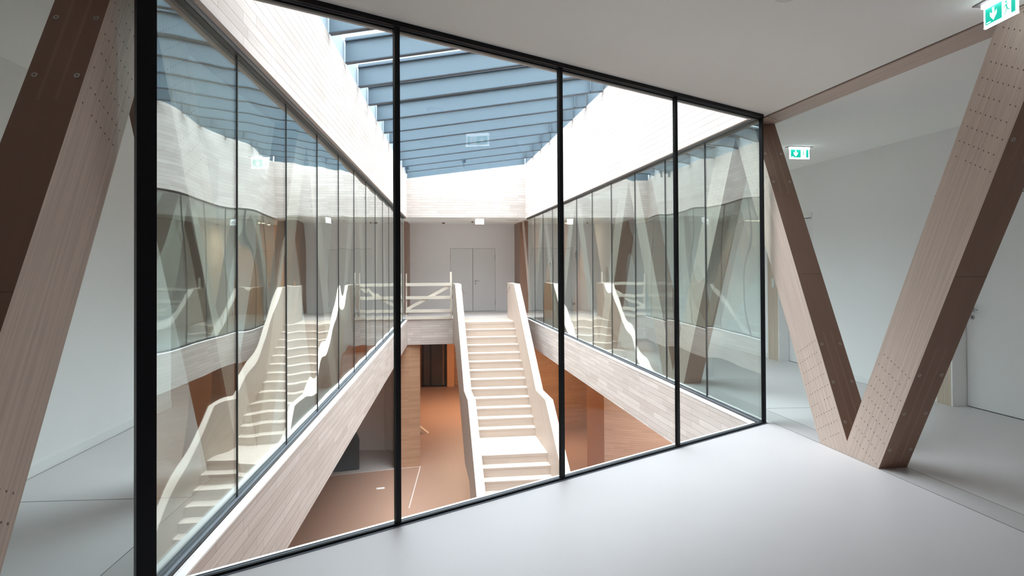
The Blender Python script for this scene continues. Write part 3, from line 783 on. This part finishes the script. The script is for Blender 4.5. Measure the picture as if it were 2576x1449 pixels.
# arrival platform between stair top and the far corridor
EDGE = LR + 0.02
def slab(nm, s0, s1, z, th, mat='stair_wood', parent=st):
    mb = MB(); mb.prism([R(s0, PI_L, z - th), R(s1, PI_L, z - th), R(s1, PI_R, z - th), R(s0, PI_R, z - th)], Z * th, grain=NR)
    return mb.build(nm, M[mat], parent)
slab('platform', S0, EDGE + 0.30, 0.004, 0.06)
def step(s, z, n):
    """nosing at s, tread top z: riser below the nosing"""
    mb = MB(); mb.prism([R(s, PI_L, z - 0.036), R(s + GO + 0.02, PI_L, z - 0.036), R(s + GO + 0.02, PI_R, z - 0.036), R(s, PI_R, z - 0.036)], Z * 0.036, grain=NR)
    mb.build('tread', M['stair_wood'], st)
def riser(s, z):
    mb = MB(); mb.prism([R(s + 0.004, PI_L, z - RISE), R(s + 0.024, PI_L, z - RISE), R(s + 0.024, PI_R, z - RISE), R(s + 0.004, PI_R, z - RISE)], Z * (RISE - 0.036), grain=NR)
    mb.build('riser', M['stair_wood'], st)
riser(S0, 0.0)
for k in range(1, 13):
    step(S0 - GO * k, -RISE * k, k); riser(S0 - GO * k, -RISE * k)
zL_ = -RISE * 13
sl0 = 7.68
slab('landing', sl0, S0 - GO * 12 + 0.03, zL_, 0.06)
riser(sl0, zL_)
k = 1
while zL_ - RISE * k > ZLOW + 0.05:
    step(sl0 - GO * k, zL_ - RISE * k, k); riser(sl0 - GO * k, zL_ - RISE * k); k += 1
s_bot = sl0 - GO * k
TOPZ = 1.05
SLP = RISE / GO
def parapet(p0, p1, lab, ds=0.0):
    sA, sB = 9.06 + ds, 7.93 + ds
    zA = -1.29; zend = zA - SLP * (sB - s_bot - 0.1)
    up0 = sA + (TOPZ - zA) / (2.345 / 3.44)
    top = [(13.88, TOPZ), (up0, TOPZ), (sA, zA), (sB, zA), (s_bot + 0.1, zend), (s_bot + 0.1, ZLOW)]
    bot = [(s_bot + 1.2, ZLOW), (sl0 + 0.15, zL_ - 0.55), (S0 - GO * 12 - 0.1, zL_ - 0.55), (S0 + 0.4, -0.70), (13.88, -0.70)]
    mb = MB(); mb.prism([R(s, p0, z) for s, z in top + bot], NR * (p1 - p0), 0, grain=R(sA + 3.44, 0, zA + 2.345) - R(sA, 0, zA))
    return tag(mb.build('parapet', M['stair_wood'], st, bevel=0.004), lab)
parapet(PI_R, PI_R + PT, 'solid right-hand stair parapet')
parapet(PI_L - PT, PI_L, 'solid left-hand stair parapet', 0.2)
mb = MB(); mb.prism([R(s_bot + 1.2, PI_L, ZLOW), R(sl0 + 0.15, PI_L, zL_ - 0.5), R(S0 - GO * 12 - 0.1, PI_L, zL_ - 0.5), R(S0 + 0.4, PI_L, -0.66), R(S0 + 0.4, PI_L, -0.72), R(S0 - GO * 12 - 0.05, PI_L, zL_ - 0.56), R(sl0 + 0.2, PI_L, zL_ - 0.56), R(s_bot + 1.4, PI_L, ZLOW)], NR * (PI_R - PI_L))
mb.build('soffit', M['stair_wood'], st)
for i, (p, sg, s) in enumerate(((PI_L + 0.006, 1, 12.7), (PI_R - 0.008, -1, 13.3))):
    pts = [R(s + 0.0, p, 0.95), R(s + 0.02, p + sg * 0.03, 0.87), R(s - 0.03, p + sg * 0.05, 0.81), R(s - 0.10, p + sg * 0.09, 0.78)]
    mb = MB(); mb.tube(pts, 0.006)
    tag(mb.build('loose_cable', M['redbrown']), ['loose cable end poking out of the left stair parapet', 'loose cable end on the inner side of the right stair parapet'][i], 'cable', 'cable ends at the stair top')

# ---------------------------------------------------------------- wooden safety barrier on the far edge
bar = empty('safety_barrier', B(0.7, -0.06, 0), 'rough wooden safety barrier left of the stair top', 'barrier')
def board(nm, t0, t1, q, z0, z1, th=0.024, parent=bar):
    mb = MB(); mb.prism([B(t0, q, z0), B(t1, q, z0), B(t1, q + th, z0), B(t0, q + th, z0)], Z * (z1 - z0), grain=DB)
    return mb.build(nm, M['rail'], parent)
for z0, z1 in ((0.975, 1.065), (0.59, 0.68), (0.20, 0.29), (0.0, 0.085)):
    board('rail', 0.05, 1.37, -0.085, z0, z1)
for t0, t1, zt_ in ((1.345, 1.40, 1.385), (0.06, 0.085, 1.345)):
    mb = MB(); mb.prism([B(t0, -0.06, 0.0), B(t1, -0.06, 0.0), B(t1, 0.04, 0.0), B(t0, 0.04, 0.0)], Z * zt_, grain=Z)
    mb.build('post', M['rail'], bar)
mb = MB(); a = B(0.09, -0.058, 0.30); b = B(1.30, -0.058, 0.95); d = (b - a).normalized(); n = d.cross(NB).normalized() * 0.045
mb.prism([a - n, b - n, b + n, a + n], NB * 0.022, grain=d); mb.build('brace', M['rail'], bar)
for z_ in (0.87, 0.61, 0.10):
    mb = MB(); mb.box(B(1.403, -0.05, z_), DB * 0.016, NB * 0.05, Z * 0.085); mb.box(B(1.40, -0.055, z_ - 0.015), DB * 0.012, NB * 0.06, Z * 0.115)
    mb.build('clamp', M['greyplastic'], bar)

# ---------------------------------------------------------------- lower hall
KL = (HC - ZLOW) / (HC + 3.78)
def WL(x, y, z=0): return W(x * KL, y * KL, z)
def wallW(x0, y0, x1, y1, mat, lab, z0=ZLOW, z1=ZSOF, th=0.15, name='wall_lower'):
    a = WL(x0, y0); b = WL(x1, y1); d = (b - a).normalized(); n = Vector((-d.y, d.x, 0)) * th
    mb = MB(); mb.prism([a + Z * z0, b + Z * z0, b + n + Z * z0, a + n + Z * z0], Z * (z1 - z0), grain=None)
    return struct(mb.build(name, M[mat]), lab, 'wall')
# plank-clad wall end, left of the orange passage
wallW(-3.13, 17.93, -2.475, 18.17, 'lower_wood_lamplit', 'orange-lit plank wall end left of the lower passage', th=0.02, name='wall_left')
wallW(-2.475, 18.17, -2.75, 20.0, 'lower_wood_lamplit', 'plank side of the lower wall end', th=0.02, name='wall_left')
wallW(-2.75, 20.0, -5.1, 31, 'lower_wood_lamplit', 'left wall of the lower orange passage', th=0.1, name='wall_left')
wallW(-3.13, 19.85, -3.13, 17.93, 'lower_wood', 'reveal of the dark niche in the lower hall', th=0.1, name='wall_left')
wallW(-6.0, 19.70, -3.0, 19.78, 'plaster', 'grey wall inside the dark lower niche', th=0.1, name='wall_left')
wallW(-6.0, 17.0, -6.0, 19.8, 'plaster', 'left side of the lower niche', th=0.1, name='wall_left')
wallW(-9.5, 16.9, -6.0, 17.0, 'lower_wood', 'plank wall left of the lower niche', th=0.1, name='wall_left')
wallW(-9.5, -4.5, -9.5, 17.0, 'lower_wood', 'outer wall of the lower hall, left', th=0.1, name='wall_left')
wallW(8.5, 34, 8.5, -4.5, 'lower_wood', 'outer wall of the lower hall, right', th=-0.1, name='wall_right')
wallW(8.5, -4.5, -9.5, -4.5, 'lower_wood', 'outer wall of the lower hall, camera side', th=-0.1, name='wall_front')
wallW(-6.5, 29.95, 1.0, 31.0, 'lower_wood_lamplit', 'far wall of the lower passage', th=0.1, name='wall_back')
wallW(0.2, 21.55, 6.4, 24.2, 'lower_wood_lamplit', 'dark red-lit plank wall under the right corridor', th=0.1, name='wall_right')
wallW(0.2, 31.0, 0.2, 21.55, 'lower_wood_lamplit', 'right wall of the lower passage', th=-0.1, name='wall_right')
# grey floor in the niche, pale joints in the orange floor
mb = MB(); mb.prism([WL(-5.95, 16.95, ZLOW), WL(-4.62, 17.37, ZLOW), WL(-3.10, 17.93, ZLOW), WL(-3.10, 19.80, ZLOW), WL(-5.95, 19.76, ZLOW)], Z * 0.003)
struct(mb.build('floor', M['greyfloor']), 'grey floor of the dark lower niche', 'floor')
mb = MB()
for a, b in ((WL(-5.0, 17.23, ZLOW), WL(-2.47, 18.13, ZLOW)), (WL(-2.47, 18.10, ZLOW), WL(-2.30, 15.0, ZLOW))): strip(mb, a, b, 0.018, 0, 0.002)
struct(mb.build('floor_seam', M['base']), 'pale joint lines in the orange lower floor', 'floor seam')
# niche door frame
mb = MB(); mb.box(WL(-3.74, 19.66, ZLOW), (0.05, 0, 0), (0, 0.06, 0), (0, 0, 2.3)); mb.box(WL(-3.52, 19.66, ZLOW), (0.05, 0, 0), (0, 0.06, 0), (0, 0, 2.3))
struct(mb.build('trim_4', M['door']), 'pale door frame in the dark lower niche', 'frame')
# right: wood pier and pale plank wall
def onray(px, y): return W((px - 1288) / FPX * y, y)
pa = onray(1474, 18.0); pb = onray(1517, 16.6); pc = onray(1760, 15.9)
wallW(pa.x, pa.y, pb.x, pb.y, 'orange_wood', 'bright orange end face of the lower right wall', th=0.02, name='wall_right')
wallW(pb.x, pb.y, pc.x + 2.5, pc.y - 0.7, 'lower_wood', 'pink-brown plank wall in the lower hall at right', th=0.02, name='wall_right')
# dark glazed door at the end of the lower passage
dd = empty('door_5', WL(-3.45, 30.2, ZLOW), 'dark glazed door at the end of the orange lower passage', 'door', kind='structure')
mb = MB()
for x0, x1, z0, z1 in ((-4.02, -3.94, 0, 2.9), (-3.03, -2.94, 0, 2.9), (-4.02, -2.94, 0, 0.07), (-4.02, -2.94, 2.82, 2.9), (-3.66, -3.60, 0.07, 2.82)):
    mb.box(WL(x0, 30.05 + (x0 + 4.0) * 0.14, ZLOW + z0), ((x1 - x0), (x1 - x0) * 0.14, 0), (0, 0.08, 0), (0, 0, z1 - z0))
mb.build('door_frame', M['black'], dd)
mb = MB(); mb.box(WL(-3.94, 30.12, ZLOW + 0.07), (0.91, 0.127, 0), (0, 0.02, 0), (0, 0, 2.75)); mb.build('glass_leaf', M['darkdoor'], dd)
mb = MB(); mb.box(WL(-2.90, 30.1, ZLOW), (0.34, 0.05, 0), (0, 0.15, 0), (0, 0, 3.0))
struct(mb.build('trim_5', M['orange_wood']), 'orange wood pier right of the dark lower door', 'pier')
# black covered box, floor socket, wooden wedge
bx = MB()
o = WL(-5.3, 17.42, ZLOW + 0.003); u = W(1.29, 0.42).normalized(); v = Vector((-u.y, u.x, 0))
poly = [(0, 0), (1.47, 0), (1.475, 0.88), (1.41, 1.02), (1.27, 1.06), (0.05, 1.06), (0, 1.0)]
bx.prism([o + u * a + Z * b for a, b in poly], v * 0.75)
tag(bx.build('covered_box', M['blackcover'], bevel=0.03), 'black covered box in the dark niche of the lower hall', 'box')
mb = MB(); mb.box(WL(-3.27, 16.26, ZLOW), (0.21, 0.06, 0), (-0.03, 0.13, 0), (0, 0, 0.005)); fs = tag(mb.build('floor_socket', M['plastic']), 'small pale floor socket lid in the orange lower floor', 'floor socket')
mb = MB(); mb.box(WL(-3.245, 16.285, ZLOW + 0.005), (0.16, 0.046, 0), (-0.02, 0.085, 0), (0, 0, 0.002)); mb.build('lid', M['base'], fs)
wd = MB(); wd.prism([WL(-3.0, 21.6, ZLOW), WL(-2.70, 21.68, ZLOW), WL(-3.0, 21.65, ZLOW + 0.27)], W(0, 0.20, 0))
wg = tag(wd.build('wooden_wedge', M['rail']), 'small triangular wooden block standing on the orange lower floor beside the plank wall end', 'block')
mb = MB(); mb.disc(WL(-2.92, 21.617, ZLOW + 0.045), W(0.1, -1, 0.1), 0.016, 0, 10, 0.004); mb.build('hole', M['black'], wg)
